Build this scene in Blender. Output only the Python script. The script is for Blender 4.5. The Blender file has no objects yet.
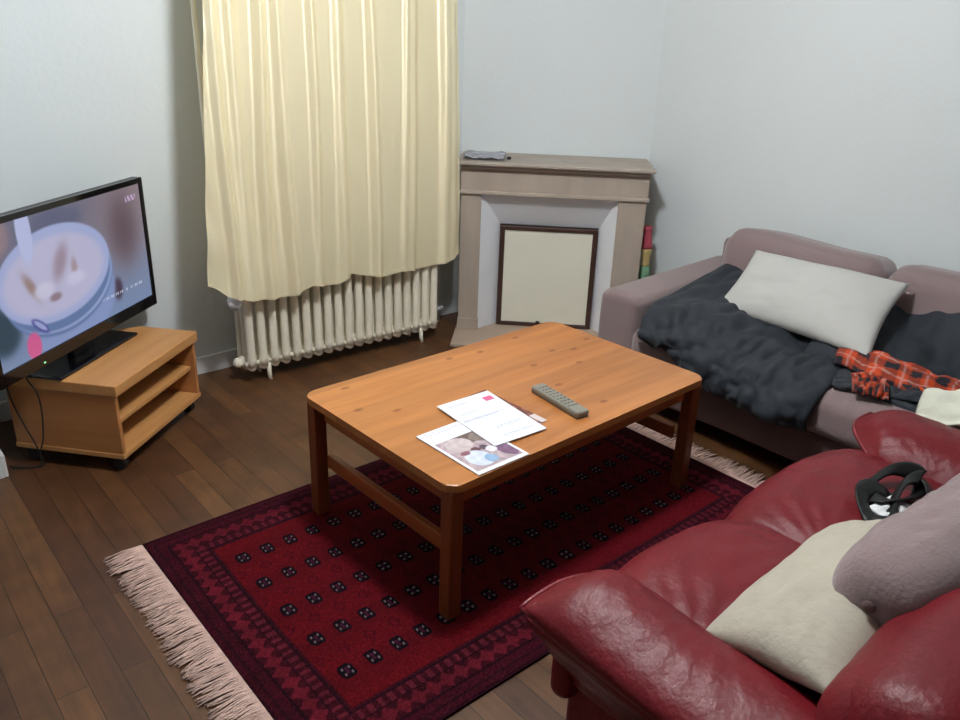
import bpy, bmesh, math, random
import numpy as np
from mathutils import Vector, Matrix, noise
random.seed(7)
C = bpy.context.scene.collection
def clamp(v, a=0., b=1.): return max(a, min(b, v))
def sm(a, b, x):
    t = clamp((x-a)/(b-a)); return t*t*(3-2*t)
def N3(x, y, z=0.): return noise.noise(Vector((x, y, z)))

# ------------------------------------------------------------ materials
def lin(c):
    return tuple((v/255/12.92 if v/255 <= .04045 else ((v/255+.055)/1.055)**2.4) for v in c)+(1,)
def mat(name, rgb, rough=.6, metal=0., var=.0, vscale=6., bump=0., bscale=60., sheen=0., coat=0., spec=.5, vcol=None, emis=0., stretch=(1,1,1), aniso=0., rvar=0.):
    m = bpy.data.materials.new(name); m.use_nodes = True
    nt = m.node_tree; b = nt.nodes['Principled BSDF']; L = nt.links
    b.inputs['Roughness'].default_value = rough; b.inputs['Metallic'].default_value = metal
    b.inputs['Specular IOR Level'].default_value = spec
    b.inputs['Sheen Weight'].default_value = sheen; b.inputs['Coat Weight'].default_value = coat
    b.inputs['Anisotropic'].default_value = aniso
    b.inputs['Base Color'].default_value = lin(rgb) if rgb else (1,1,1,1)
    tc = nt.nodes.new('ShaderNodeTexCoord'); mp = nt.nodes.new('ShaderNodeMapping')
    mp.inputs['Scale'].default_value = stretch
    L.new(tc.outputs['Object'], mp.inputs['Vector'])
    src = None
    if vcol:
        a = nt.nodes.new('ShaderNodeVertexColor'); a.layer_name = vcol; src = a.outputs['Color']
        L.new(src, b.inputs['Base Color'])
        if emis:
            L.new(src, b.inputs['Emission Color']); b.inputs['Emission Strength'].default_value = emis
            b.inputs['Base Color'].default_value = (0,0,0,1); L.remove(b.inputs['Base Color'].links[0])
    if var:
        n = nt.nodes.new('ShaderNodeTexNoise'); n.inputs['Scale'].default_value = vscale; n.inputs['Detail'].default_value = 5
        L.new(mp.outputs[0], n.inputs['Vector'])
        r = nt.nodes.new('ShaderNodeMapRange'); r.inputs[1].default_value=.3; r.inputs[2].default_value=.7
        r.inputs[3].default_value = 1-var; r.inputs[4].default_value = 1+var
        L.new(n.outputs['Fac'], r.inputs[0])
        mx = nt.nodes.new('ShaderNodeMix'); mx.data_type='RGBA'; mx.blend_type='MULTIPLY'; mx.inputs[0].default_value=1
        if src: L.new(src, mx.inputs[6])
        else: mx.inputs[6].default_value = lin(rgb)
        cb = nt.nodes.new('ShaderNodeCombineColor')
        for i in range(3): L.new(r.outputs[0], cb.inputs[i])
        L.new(cb.outputs[0], mx.inputs[7]); L.new(mx.outputs[2], b.inputs['Base Color'])
    if bump:
        n2 = nt.nodes.new('ShaderNodeTexNoise'); n2.inputs['Scale'].default_value = bscale; n2.inputs['Detail'].default_value = 4
        L.new(mp.outputs[0], n2.inputs['Vector'])
        bp = nt.nodes.new('ShaderNodeBump'); bp.inputs['Strength'].default_value = bump; bp.inputs['Distance'].default_value=.01
        L.new(n2.outputs['Fac'], bp.inputs['Height']); L.new(bp.outputs[0], b.inputs['Normal'])
    return m

def wood_mat(name, c1, c2, knots=None, rough=.35, scale=1., coat=.0, axis=0, planks=None):
    """grained wood, the grain along local axis; knots = colour of knots"""
    m = bpy.data.materials.new(name); m.use_nodes = True
    nt = m.node_tree; b = nt.nodes['Principled BSDF']; L = nt.links; A = nt.nodes.new
    b.inputs['Roughness'].default_value = rough; b.inputs['Coat Weight'].default_value = coat; b.inputs['Coat Roughness'].default_value=.25
    tc = A('ShaderNodeTexCoord'); mp = A('ShaderNodeMapping'); s = [11*scale]*3; s[axis] = .9*scale
    mp.inputs['Scale'].default_value = s; L.new(tc.outputs['Object'], mp.inputs['Vector'])
    n = A('ShaderNodeTexNoise'); n.inputs['Scale'].default_value = 2.2; n.inputs['Detail'].default_value = 8; n.inputs['Distortion'].default_value=.6
    L.new(mp.outputs[0], n.inputs['Vector'])
    cr = A('ShaderNodeValToRGB'); cr.color_ramp.elements[0].position=.3; cr.color_ramp.elements[1].position=.7
    cr.color_ramp.elements[0].color = lin(c1); cr.color_ramp.elements[1].color = lin(c2)
    L.new(n.outputs['Fac'], cr.inputs[0]); out = cr.outputs[0]
    if planks:   # glued staves: a slight tone step across
        w = A('ShaderNodeSeparateXYZ'); L.new(tc.outputs['Object'], w.inputs[0])
        dv = A('ShaderNodeMath'); dv.operation='DIVIDE'; dv.inputs[1].default_value = planks; L.new(w.outputs[1], dv.inputs[0])
        fl = A('ShaderNodeMath'); fl.operation='FLOOR'; L.new(dv.outputs[0], fl.inputs[0])
        wn = A('ShaderNodeTexWhiteNoise'); wn.noise_dimensions='1D'; L.new(fl.outputs[0], wn.inputs['W'])
        r = A('ShaderNodeMapRange'); r.inputs[3].default_value=.86; r.inputs[4].default_value=1.1; L.new(wn.outputs['Value'], r.inputs[0])
        cb = A('ShaderNodeCombineColor')
        for i in range(3): L.new(r.outputs[0], cb.inputs[i])
        mx = A('ShaderNodeMix'); mx.data_type='RGBA'; mx.blend_type='MULTIPLY'; mx.inputs[0].default_value=1
        L.new(out, mx.inputs[6]); L.new(cb.outputs[0], mx.inputs[7]); out = mx.outputs[2]
    if knots:
        mp2 = A('ShaderNodeMapping'); s=[1,1,1]; s[axis]=.6; mp2.inputs['Scale'].default_value=s; L.new(tc.outputs['Object'], mp2.inputs['Vector'])
        v = A('ShaderNodeTexVoronoi'); v.voronoi_dimensions='2D'; v.inputs['Scale'].default_value = 8.; L.new(mp2.outputs[0], v.inputs['Vector'])
        r = A('ShaderNodeMapRange'); r.inputs[1].default_value=.04; r.inputs[2].default_value=.10; r.inputs[3].default_value=1; r.inputs[4].default_value=0
        L.new(v.outputs['Distance'], r.inputs[0])
        sep = A('ShaderNodeSeparateColor'); L.new(v.outputs['Color'], sep.inputs[0])
        gt = A('ShaderNodeMath'); gt.operation='GREATER_THAN'; gt.inputs[1].default_value=.5; L.new(sep.outputs[0], gt.inputs[0])
        ml = A('ShaderNodeMath'); ml.operation='MULTIPLY'; L.new(r.outputs[0], ml.inputs[0]); L.new(gt.outputs[0], ml.inputs[1])
        ml2 = A('ShaderNodeMath'); ml2.operation='MULTIPLY'; ml2.inputs[1].default_value=.8; L.new(ml.outputs[0], ml2.inputs[0])
        mx = A('ShaderNodeMix'); mx.data_type='RGBA'; L.new(ml2.outputs[0], mx.inputs[0]); L.new(out, mx.inputs[6]); mx.inputs[7].default_value=lin(knots); out = mx.outputs[2]
    L.new(out, b.inputs['Base Color'])
    return m

def floor_mat():
    m = bpy.data.materials.new('oak_parquet'); m.use_nodes=True
    nt=m.node_tree; b=nt.nodes['Principled BSDF']; L=nt.links; A=nt.nodes.new
    tc=A('ShaderNodeTexCoord'); mp=A('ShaderNodeMapping'); mp.inputs['Rotation'].default_value=(0,0,math.pi/2)
    mp.inputs['Location'].default_value=(0.03,.022,0)
    L.new(tc.outputs['Object'],mp.inputs['Vector'])
    br=A('ShaderNodeTexBrick'); L.new(mp.outputs[0],br.inputs['Vector'])
    br.offset=.37; br.offset_frequency=2; br.squash=1
    br.inputs['Scale'].default_value=1; br.inputs['Brick Width'].default_value=.86; br.inputs['Row Height'].default_value=.0775
    br.inputs['Mortar Size'].default_value=.0014; br.inputs['Mortar Smooth'].default_value=.3; br.inputs['Bias'].default_value=0
    br.inputs['Color1'].default_value=lin(FLOOR1); br.inputs['Color2'].default_value=lin(FLOOR2)
    br.inputs['Mortar'].default_value=lin((34,22,14))
    n=A('ShaderNodeTexNoise'); n.inputs['Scale'].default_value=4; n.inputs['Detail'].default_value=9
    mp2=A('ShaderNodeMapping'); mp2.inputs['Scale'].default_value=(11,1,1); L.new(tc.outputs['Object'],mp2.inputs['Vector']); L.new(mp2.outputs[0],n.inputs['Vector'])
    n3=A('ShaderNodeTexNoise'); n3.inputs['Scale'].default_value=9; n3.inputs['Detail'].default_value=6; L.new(tc.outputs['Object'],n3.inputs['Vector'])
    def mul(out,src,lo,hi):
        r=A('ShaderNodeMapRange'); r.inputs[1].default_value=.3; r.inputs[2].default_value=.7; r.inputs[3].default_value=lo; r.inputs[4].default_value=hi; L.new(src,r.inputs[0])
        cb=A('ShaderNodeCombineColor')
        for i in range(3): L.new(r.outputs[0],cb.inputs[i])
        mx=A('ShaderNodeMix'); mx.data_type='RGBA'; mx.blend_type='MULTIPLY'; mx.inputs[0].default_value=1; L.new(out,mx.inputs[6]); L.new(cb.outputs[0],mx.inputs[7]); return mx.outputs[2]
    o=mul(br.outputs['Color'],n.outputs['Fac'],.72,1.22); o=mul(o,n3.outputs['Fac'],.76,1.2)
    L.new(o,b.inputs['Base Color'])
    r=A('ShaderNodeMapRange'); r.inputs[3].default_value=.28; r.inputs[4].default_value=.55; L.new(n.outputs['Fac'],r.inputs[0]); L.new(r.outputs[0],b.inputs['Roughness'])
    bp=A('ShaderNodeBump'); bp.inputs['Strength'].default_value=.35; bp.inputs['Distance'].default_value=.003; bp.invert=True; L.new(br.outputs['Fac'],bp.inputs['Height']); L.new(bp.outputs[0],b.inputs['Normal'])
    return m
FLOOR1=(100,67,39); FLOOR2=(76,47,28)

WALL = mat('painted_plaster', (222,229,230), .75, bump=.12, bscale=45, var=.015, vscale=2)
CEIL = mat('ceiling_paint', (232,232,228), .9)
TRIMW = mat('white_gloss_paint', (228,230,228), .4)
FLOORM = floor_mat()
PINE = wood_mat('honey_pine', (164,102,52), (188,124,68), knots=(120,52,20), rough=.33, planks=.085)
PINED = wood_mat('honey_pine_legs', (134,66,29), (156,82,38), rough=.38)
PINEZ = wood_mat('honey_pine_upright_shaded', (112,54,24), (132,66,30), rough=.38, axis=2)  # same pine for the legs, their shade under the tabletop put into the colour
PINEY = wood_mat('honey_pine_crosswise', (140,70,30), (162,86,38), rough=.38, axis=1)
BEECH = wood_mat('beech_veneer', (190,134,78), (206,152,94), rough=.42, scale=.7)
BLACKP = mat('black_plastic', (18,18,22), .35, bump=.02)
BLACKG = mat('black_gloss_plastic', (12,12,16), .12, spec=.6)
RUBBER = mat('black_rubber', (22,20,20), .6)
RADM = mat('cream_radiator_enamel', (250,243,222), .34, var=.02)
WHITEP = mat('white_plastic', (232,235,236), .35)
LEATHER = mat('dark_red_leather', (104,18,27), .45, var=.10, vscale=5, bump=.2, bscale=75, spec=.3, coat=.0)
LEATHERP = mat('dark_red_piping', (116,28,38), .4)
MAUVE = mat('mauve_velour', (132,113,113), .9, var=.05, vscale=4, bump=.25, bscale=120, sheen=.35)
MAUVED = mat('shaded_valance_cloth', (96,76,74), .92, var=.05, bump=.2, bscale=120)  # shadow on the sofa valance is painted in as a darker tone
DUVET = mat('midnight_quilt_cotton', (27,34,43), .75, var=.12, vscale=5, bump=.3, bscale=26, sheen=.05)
PILLOW = mat('pale_grey_pillowcase', (188,188,184), .85, var=.03, bump=.18, bscale=30, sheen=.1)
BEIGE = mat('stone_beige_cotton', (174,168,152), .88, var=.03, bump=.25, bscale=60, sheen=.1)
CLOTHW = mat('cream_woven_cloth', (214,216,200), .9, bump=.4, bscale=50)
STONE = mat('greige_limestone', (176,162,148), .62, var=.1, vscale=9, bump=.15, bscale=30, stretch=(1,1,.25))
STONET = mat('greige_limestone_shelf', (168,156,144), .55, var=.1, vscale=9, bump=.12, bscale=30)
HEARTH = mat('hearth_stone', (180,160,142), .5, var=.07, vscale=5, bump=.1)
SLIP = mat('pale_blue_grey_paint', (240,243,248), .5, var=.02)
DARKW = wood_mat('dark_brown_frame_wood', (58,36,30), (76,50,42), rough=.45)
PANELC = mat('cream_board', (240,238,220), .55, var=.03, vscale=3)
PAPER = mat('white_paper', (236,238,244), .6)
REMOTE = mat('grey_remote_plastic', (128,126,116), .42, var=.04, vscale=40)
REMDK = mat('dark_remote_buttons', (112,110,102), .5)
FRINGE = mat('dusty_pink_wool', (214,182,170), .95, var=.12, vscale=30, bump=.4, bscale=200)

# ------------------------------------------------------------ object helpers
def mk(name, me, m, parent=None, smooth=False):
    o = bpy.data.objects.new(name, me); C.objects.link(o)
    if m: me.materials.append(m)
    if smooth:
        me.polygons.foreach_set('use_smooth', [True]*len(me.polygons))
    if parent: o.parent = parent
    return o
def fromb(name, bm, m, parent=None, smooth=False):
    bmesh.ops.recalc_face_normals(bm, faces=bm.faces[:])
    me = bpy.data.meshes.new(name); bm.to_mesh(me); bm.free()
    return mk(name, me, m, parent, smooth)
def empty(name, loc, rz=0.):
    o = bpy.data.objects.new(name, None); C.objects.link(o); o.location = loc; o.rotation_euler=(0,0,rz); o.empty_display_size=.1
    return o
def tag(o, label=None, cat=None, group=None, kind=None):
    if label: o['label']=label
    if cat: o['category']=cat
    if group: o['group']=group
    if kind: o['kind']=kind
    return o
def box(bm, x0,x1,y0,y1,z0,z1, bev=0., seg=2):
    r = bmesh.ops.create_cube(bm, size=1); vs=r['verts']
    for v in vs: v.co = Vector(((x0+x1)/2+v.co.x*(x1-x0), (y0+y1)/2+v.co.y*(y1-y0), (z0+z1)/2+v.co.z*(z1-z0)))
    if bev:
        es=list({e for v in vs for e in v.link_edges})
        bmesh.ops.bevel(bm, geom=es, offset=bev, segments=seg, affect='EDGES', profile=.5)
    return vs
def boxo(name, b, m, parent=None, bev=0.): 
    bm=bmesh.new(); box(bm,*b,bev=bev); return fromb(name,bm,m,parent)
def prism(bm, poly, z0, z1, bev=0.):
    lo=[bm.verts.new((x,y,z0)) for x,y in poly]; hi=[bm.verts.new((x,y,z1)) for x,y in poly]
    fs=[bm.faces.new(lo[::-1]), bm.faces.new(hi)]; n=len(poly)
    for i in range(n): fs.append(bm.faces.new((lo[i],lo[(i+1)%n],hi[(i+1)%n],hi[i])))
    if bev:
        es=list({e for f in fs for e in f.edges}); bmesh.ops.bevel(bm, geom=es, offset=bev, segments=2, affect='EDGES', profile=.5)
def tube(bm, pts, r, n=10, closed=False, cap=True):
    pts=[Vector(p) for p in pts]; rings=[]; up=None; m=len(pts)
    for i,p in enumerate(pts):
        a=pts[(i-1)%m] if (closed or i>0) else p; b=pts[(i+1)%m] if (closed or i<m-1) else p
        t=(b-a).normalized()
        if up is None:
            up=Vector((0,0,1)) if abs(t.z)<.9 else Vector((1,0,0))
        u=(up-t*up.dot(t)).normalized(); up=u; w=t.cross(u)
        rr=r(i/(m-1)) if callable(r) else r
        rings.append([bm.verts.new(p+(u*math.cos(2*math.pi*k/n)+w*math.sin(2*math.pi*k/n))*rr) for k in range(n)])
    for i in range(m if closed else m-1):
        A=rings[i];B=rings[(i+1)%m]
        for k in range(n): bm.faces.new((A[k],A[(k+1)%n],B[(k+1)%n],B[k]))
    if cap and not closed:
        bm.faces.new(rings[0][::-1]); bm.faces.new(rings[-1])
def soft(half, r, n=24, fn=None):
    """rounded box grid; fn(P, unit) -> displaced P"""
    bm=bmesh.new(); bmesh.ops.create_cube(bm,size=2)
    bmesh.ops.subdivide_edges(bm,edges=bm.edges[:],cuts=n,use_grid_fill=True)
    h=Vector(half)
    for v in bm.verts:
        p=v.co.copy(); u=p.copy()
        # warp the grid so that more rows fall on the rounding
        P=Vector([h[i]*math.sin(p[i]*math.pi/2)*.35+h[i]*p[i]*.65 for i in range(3)])
        rr=[min(r,h[i]*.999) for i in range(3)]
        I=Vector([clamp(P[i],-(h[i]-rr[i]),h[i]-rr[i]) for i in range(3)])
        d=Vector([(P[i]-I[i])/rr[i] for i in range(3)])
        if d.length>1e-6:
            k=max(abs(d.x),abs(d.y),abs(d.z)); d=d/d.length*k
            P=I+Vector([d[i]*rr[i] for i in range(3)])
        v.co = fn(P,u) if fn else P
    return bm
def quilt(name, S, nu, nv, thick, m, parent=None, wr=None, col=None, colname='Col'):
    """closed soft sheet around the mid surface S(u,v): thickness thick(u,v), wrinkles wr(u,v)"""
    P=[[Vector(S(i/nu,j/nv)) for j in range(nv+1)] for i in range(nu+1)]
    verts=[];idx={}
    def nrm(i,j):
        a=P[min(i+1,nu)][j]-P[max(i-1,0)][j]; b=P[i][min(j+1,nv)]-P[i][max(j-1,0)]
        n=a.cross(b); return n.normalized() if n.length>1e-12 else Vector((0,0,1))
    cols=[]
    for s in (1,-1):
        for i in range(nu+1):
            for j in range(nv+1):
                e=(i in(0,nu)) or (j in(0,nv))
                if s==-1 and e: idx[(s,i,j)]=idx[(1,i,j)]; continue
                u,v=i/nu,j/nv; n=nrm(i,j); t=thick(u,v)
                p=P[i][j]+n*(s*t/2 if not e else 0)+(n*wr(u,v) if wr else Vector())
                idx[(s,i,j)]=len(verts); verts.append(p)
                if col: cols.append(tuple(col(u,v,s))+(1,))
    fs=[]
    for s in (1,-1):
        for i in range(nu):
            for j in range(nv):
                q=[idx[(s,i,j)],idx[(s,i+1,j)],idx[(s,i+1,j+1)],idx[(s,i,j+1)]]
                fs.append(q if s==1 else q[::-1])
    me=bpy.data.meshes.new(name); me.from_pydata([tuple(p) for p in verts],[],fs); me.update()
    if col:
        a=me.color_attributes.new(colname,'FLOAT_COLOR','POINT'); a.data.foreach_set('color',np.array(cols,dtype=np.float32).ravel())
    return mk(name,me,m,parent,True)
def edge_round(u,v,p=2.2,q=.5): return max(0.,(1-abs(2*u-1)**p)*(1-abs(2*v-1)**p))**q
def cushion(name, c, thick, m, parent=None, pinch=.05, seed=0., wr=.006, N=44, p=2.0, q=.5, ws=4., corner=0.):
    c=[Vector(k) for k in c]; cen=(c[0]+c[1]+c[2]+c[3])/4
    def S(u,v):
        P=c[0]*(1-u)*(1-v)+c[1]*u*(1-v)+c[2]*u*v+c[3]*(1-u)*v
        k=1-pinch*(math.sin(math.pi*u)*abs(2*v-1)**2+math.sin(math.pi*v)*abs(2*u-1)**2)
        return cen+(P-cen)*k
    def W(u,v):
        # creases run in from the corners
        e=edge_round(u,v,2,.5)
        return e*(wr*N3(u*ws+seed,v*ws,seed)*2+wr*.6*N3(u*ws*3+seed,v*ws*3,seed+5))
    return quilt(name,S,N,N,lambda u,v: thick*edge_round(u,v,p,q),m,parent,W)
def vgrid(name, nx, ny, pos, colfn, m, parent=None):
    """a flat grid whose vertices carry a colour (dyed pattern, print, picture)"""
    xs=np.linspace(0,1,nx+1); ys=np.linspace(0,1,ny+1); U,V=np.meshgrid(xs,ys,indexing='ij')
    co=pos(U,V).reshape(-1,3); col=colfn(U,V).reshape(-1,3)
    idx=np.arange((nx+1)*(ny+1)).reshape(nx+1,ny+1)
    f=np.stack([idx[:-1,:-1],idx[1:,:-1],idx[1:,1:],idx[:-1,1:]],-1).reshape(-1,4)
    me=bpy.data.meshes.new(name); me.from_pydata(co.tolist(),[],f.tolist()); me.update()
    a=me.color_attributes.new('Col','FLOAT_COLOR','POINT')
    c4=np.ones((col.shape[0],4),np.float32); c=col/255.; c4[:,:3]=np.where(c<=.04045,c/12.92,((c+.055)/1.055)**2.4)
    a.data.foreach_set('color',c4.ravel())
    return mk(name,me,m,parent)

# ------------------------------------------------------------ the room
XR, YB, XL, YF, H = 3.575, 3.45, -2.4, -3.0, 2.5
def st(o): return tag(o, kind='structure')
st(boxo('floor',(XL-.1,XR+.1,YF-.1,YB+.1,-.1,0),FLOORM))
st(boxo('ceiling',(XL-.1,XR+.1,YF-.1,YB+.1,H,H+.1),CEIL))
st(boxo('wall_back',(XL-.1,XR+.1,YB,YB+.1,0,H),WALL))
st(boxo('wall_right',(XR,XR+.1,YF,YB,0,H),WALL))
st(boxo('wall_left',(XL-.1,XL,YF,YB,0,H),WALL))
st(boxo('wall_front',(XL,XR,YF-.1,YF,0,H),WALL))
st(boxo('wall_pier',(XL,.352,2.955,YB,0,H),WALL))
bm=bmesh.new(); prism(bm,[(2.85,YB),(XR,YB),(XR,2.725)],0,H); st(fromb('wall_corner',bm,WALL))
bm=bmesh.new(); box(bm,.352,2.66,YB-.014,YB,0,.085,bev=.003); st(fromb('baseboard_back',bm,TRIMW))
bm=bmesh.new(); box(bm,.352,.366,2.955,YB-.014,0,.085,bev=.003); st(fromb('baseboard_left',bm,TRIMW))
bm=bmesh.new(); box(bm,XR-.014,XR,YF,2.70,0,.085,bev=.003); st(fromb('baseboard_right',bm,TRIMW))

# ------------------------------------------------------------ fireplace (corner, on the diagonal)
# local frame: origin at the screen's left foot line; +x along the front to the right, +y back towards the wall
FP = empty('fireplace', (2.9725,3.0275,0), -math.pi/4)
FP.location=(3.0,3.0,0)     # x+y=6 : plane of the fire screen
tag(FP,'greige stone corner fireplace surround with mantel shelf and painted slips, between curtain and sofa','fireplace')
def fx(x,y): # world -> local x along the front
    return ((x-3.0)-(y-3.0))/math.sqrt(2)
fl,fr = fx(2.63,3.18)-.0, fx(3.305,2.505)    # outer pilaster edges
FRONT=-.134
il,ir = fx(2.705,3.105), fx(3.205,2.605)
sl,sr = fx(2.869,3.131), fx(3.245,2.755)
for nm,a,b in (('pilaster',fl,il),('pilaster',ir,fr)):
    bm=bmesh.new(); box(bm,a,b,FRONT,.20,.02,.772,bev=.004)
    box(bm,a-.004,b+.004,FRONT-.006,.20,.02,.085,bev=.003)
    fromb(nm,bm,STONE,FP)
bm=bmesh.new(); box(bm,fl-.003,fr+.003,FRONT-.006,.20,.785,.905,bev=.004)
box(bm,fl-.012,fr+.012,FRONT-.016,.2,.766,.787,bev=.006); fromb('frieze',bm,STONE,FP)
bm=bmesh.new(); x0,x1=fx(2.59,3.16)-.01,fx(3.285,2.465)+.01
box(bm,x0,x1,FRONT-.06,.205,.918,.938,bev=.007,seg=3); box(bm,x0+.022,x1-.022,FRONT-.038,.2,.900,.920,bev=.008,seg=3)
fromb('mantel_shelf',bm,STONET,FP)
# splayed slips: two uprights and a head leaning inwards to the opening
def slip(name,pts):
    bm=bmesh.new(); f=[bm.verts.new(p) for p in pts]; g=[bm.verts.new((p[0],p[1]+.02,p[2])) for p in pts]; n=len(pts)
    bm.faces.new(f); bm.faces.new(g[::-1])
    for i in range(n): bm.faces.new((f[i],g[i],g[(i+1)%n],f[(i+1)%n]))
    return fromb(name,bm,SLIP,FP)
yi,zo=.0,.59
o_=FRONT+.02
slip('slip_panel',[(il,o_,.02),(sl,yi,.02),(sl,yi,zo),(il,o_,.772)])
slip('slip_panel',[(sr,yi,.02),(ir,o_,.02),(ir,o_,.772),(sr,yi,zo)])
slip('head_panel',[(sl,yi,zo),(sr,yi,zo),(ir,o_,.772),(il,o_,.772)])
bm=bmesh.new(); box(bm,il,ir,.03,.2,.02,.77); fromb('backing',bm,STONE,FP)
bm=bmesh.new(); box(bm,fl-.015,fr+.02,-.365,.2,.0,.02,bev=.004); fromb('hearth_slab',bm,HEARTH,FP)
# screen standing in the opening
SC = empty('fire_screen',(3.0,3.0,0),-math.pi/4); tag(SC,'cream board with dark brown frame closing the fireplace opening','fire screen')
bm=bmesh.new(); w=.026
box(bm,sl+.004,sl+.004+w,-.03,-.004,.021,.585,bev=.003); box(bm,sr-.004-w,sr-.004,-.03,-.004,.021,.585,bev=.003)
box(bm,sl+.004+w,sr-.004-w,-.03,-.004,.563,.585,bev=.003); box(bm,sl+.004+w,sr-.004-w,-.03,-.004,.021,.043,bev=.003)
fromb('frame',bm,DARKW,SC)
boxo('board',(sl+.03,sr-.03,-.022,-.008,.043,.563),PANELC,SC)
bm=bmesh.new(); bmesh.ops.create_uvsphere(bm,u_segments=14,v_segments=10,radius=.014,matrix=Matrix.Translation((.05,-.04,.045))); tube(bm,[(.05,-.022,.045),(.05,-.036,.045)],.006)
fromb('knob',bm,BLACKP,SC,True)
# things on the mantel
def mw(x,y): # local fireplace -> world
    c=math.cos(-math.pi/4); s=math.sin(-math.pi/4); return (3.0+x*c-y*s, 3.0+x*s+y*c)
CLEAR = mat('clear_crinkled_plastic',(206,206,218),.18,spec=.8,bump=.6,bscale=40)
CLEAR.node_tree.nodes['Principled BSDF'].inputs['Transmission Weight'].default_value=.55
ca=[mw(x0+.03,-.14),mw(x0+.24,-.14),mw(x0+.24,.10),mw(x0+.03,.10)]
k=quilt('plastic_packet',lambda u,v:(ca[0][0]*(1-u)*(1-v)+ca[1][0]*u*(1-v)+ca[2][0]*u*v+ca[3][0]*(1-u)*v, ca[0][1]*(1-u)*(1-v)+ca[1][1]*u*(1-v)+ca[2][1]*u*v+ca[3][1]*(1-u)*v, .952+.009*N3(u*5,v*5)),26,26,lambda u,v:.012*edge_round(u,v),CLEAR)
tag(k,'crumpled clear plastic packet lying on the left end of the mantel shelf','packet')
bm=bmesh.new(); q=mw(x0+.262,-.06); bmesh.ops.create_uvsphere(bm,u_segments=14,v_segments=9,radius=.011,matrix=Matrix.Translation((q[0],q[1],.946))@Matrix.Diagonal((1.2,1,.75,1)))
tag(fromb('dark_stopper',bm,BLACKP,None,True),'tiny dark stopper on the mantel shelf beside the plastic packet','stopper')
# rolled colourful cloth in the gap behind the sofa
def rolled():
    t=empty('rolled_pennant',(3.395,2.545,0)); tag(t,'rolled red, yellow and green cloth standing in the gap beside the fireplace','rolled cloth')
    m=[mat('red_cloth',(176,74,88),.85,bump=.3),mat('yellow_cloth',(208,182,122),.85,bump=.3),mat('green_cloth',(120,164,130),.85,bump=.3)]
    def seg(nm,z0,z1,mm):
        bm=bmesh.new(); n=24; rings=[]
        for i in range(9):
            z=z0+(z1-z0)*i/8; r=.024+.004*math.sin(z*40)
            rings.append([bm.verts.new(((r+.004*math.sin(3*a+z*9))*math.cos(a)+.01*math.sin(z*6),(r+.004*math.sin(3*a+z*9))*math.sin(a),z)) for a in [2*math.pi*k/n for k in range(n)]])
        for i in range(8):
            for k in range(n): bm.faces.new((rings[i][k],rings[i][(k+1)%n],rings[i+1][(k+1)%n],rings[i+1][k]))
        bm.faces.new(rings[0][::-1]); bm.faces.new(rings[-1]); fromb(nm,bm,mm,t,True)
    seg('green_band',.0,.41,m[2]); seg('yellow_band',.41,.505,m[1]); seg('red_band',.505,.625,m[0])
rolled()

# ------------------------------------------------------------ radiator
RAD=empty('radiator',(1.925,3.17,0),math.radians(0)); tag(RAD,'cream cast iron column radiator below the satin curtain','radiator')
RAD.location=(0,0,0)
def section(x,y):
    bm=bmesh.new(); zt,zb=.485,.085
    for dy in (.0,.055,.11):
        pts=[(x,y+dy,zb+(zt-zb)*i/12) for i in range(13)]
        tube(bm,pts,(lambda t:.019+.003*(abs(2*t-1)**8)) if dy==0 else (lambda t:.0145+.006*(abs(2*t-1)**8)),n=12)
    for z in (zb,zt):
        tube(bm,[(x,y-.016,z),(x,y-.008,z+.0),(x,y+.055,z+(.012 if z==zt else -.008)),(x,y+.118,z),(x,y+.126,z)],lambda t:.010+.0125*math.sin(math.pi*t)**.4,n=12)
    for z in (zb+.012,zt-.012):
        tube(bm,[(x-.0278,y+.055,z),(x+.0278,y+.055,z)],.026,n=14)
        tube(bm,[(x-.0275,y+.008,z),(x+.0275,y+.008,z)],.012,n=8)
    return bm
for i in range(19):
    t=i/18; x=1.425+t*(2.448-1.425); y=3.195-.03*t
    fromb('section',section(x,y),RADM,RAD,True)
for x,y in ((1.512,3.205),(2.375,3.178)):
    for dy in (0,.11):
        bm=bmesh.new(); tube(bm,[(x,y+dy,.085),(x,y-.003+dy,.03),(x-.0,y-.012+dy,.0)],lambda t:.013-.005*t,n=10)
        fromb('foot',bm,RADM,RAD,True)
bm=bmesh.new(); tube(bm,[(1.40,3.245,.465),(1.37,3.20,.445)],.012,n=12); tube(bm,[(1.372,3.20,.445),(1.352,3.155,.432),(1.35,3.15,.430)],.024,n=18); tube(bm,[(1.35,3.15,.430),(1.338,3.125,.425),(1.330,3.108,.422)],lambda t:.032-.007*t,n=18)
fromb('valve_knob',bm,WHITEP,RAD,True)
bm=bmesh.new(); tube(bm,[(1.38,3.245,.465),(1.38,3.3,.47),(1.38,3.36,.5),(1.38,3.37,.6),(1.38,3.37,H)],.011,n=10); fromb('feed_pipe',bm,RADM,RAD,True)
bm=bmesh.new(); bmesh.ops.create_uvsphere(bm,u_segments=16,v_segments=10,radius=.024,matrix=Matrix.Translation((1.385,3.25,.095))); tube(bm,[(1.39,3.25,.095),(1.42,3.25,.095)],.014); fromb('bleed_plug',bm,RADM,RAD,True)
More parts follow.
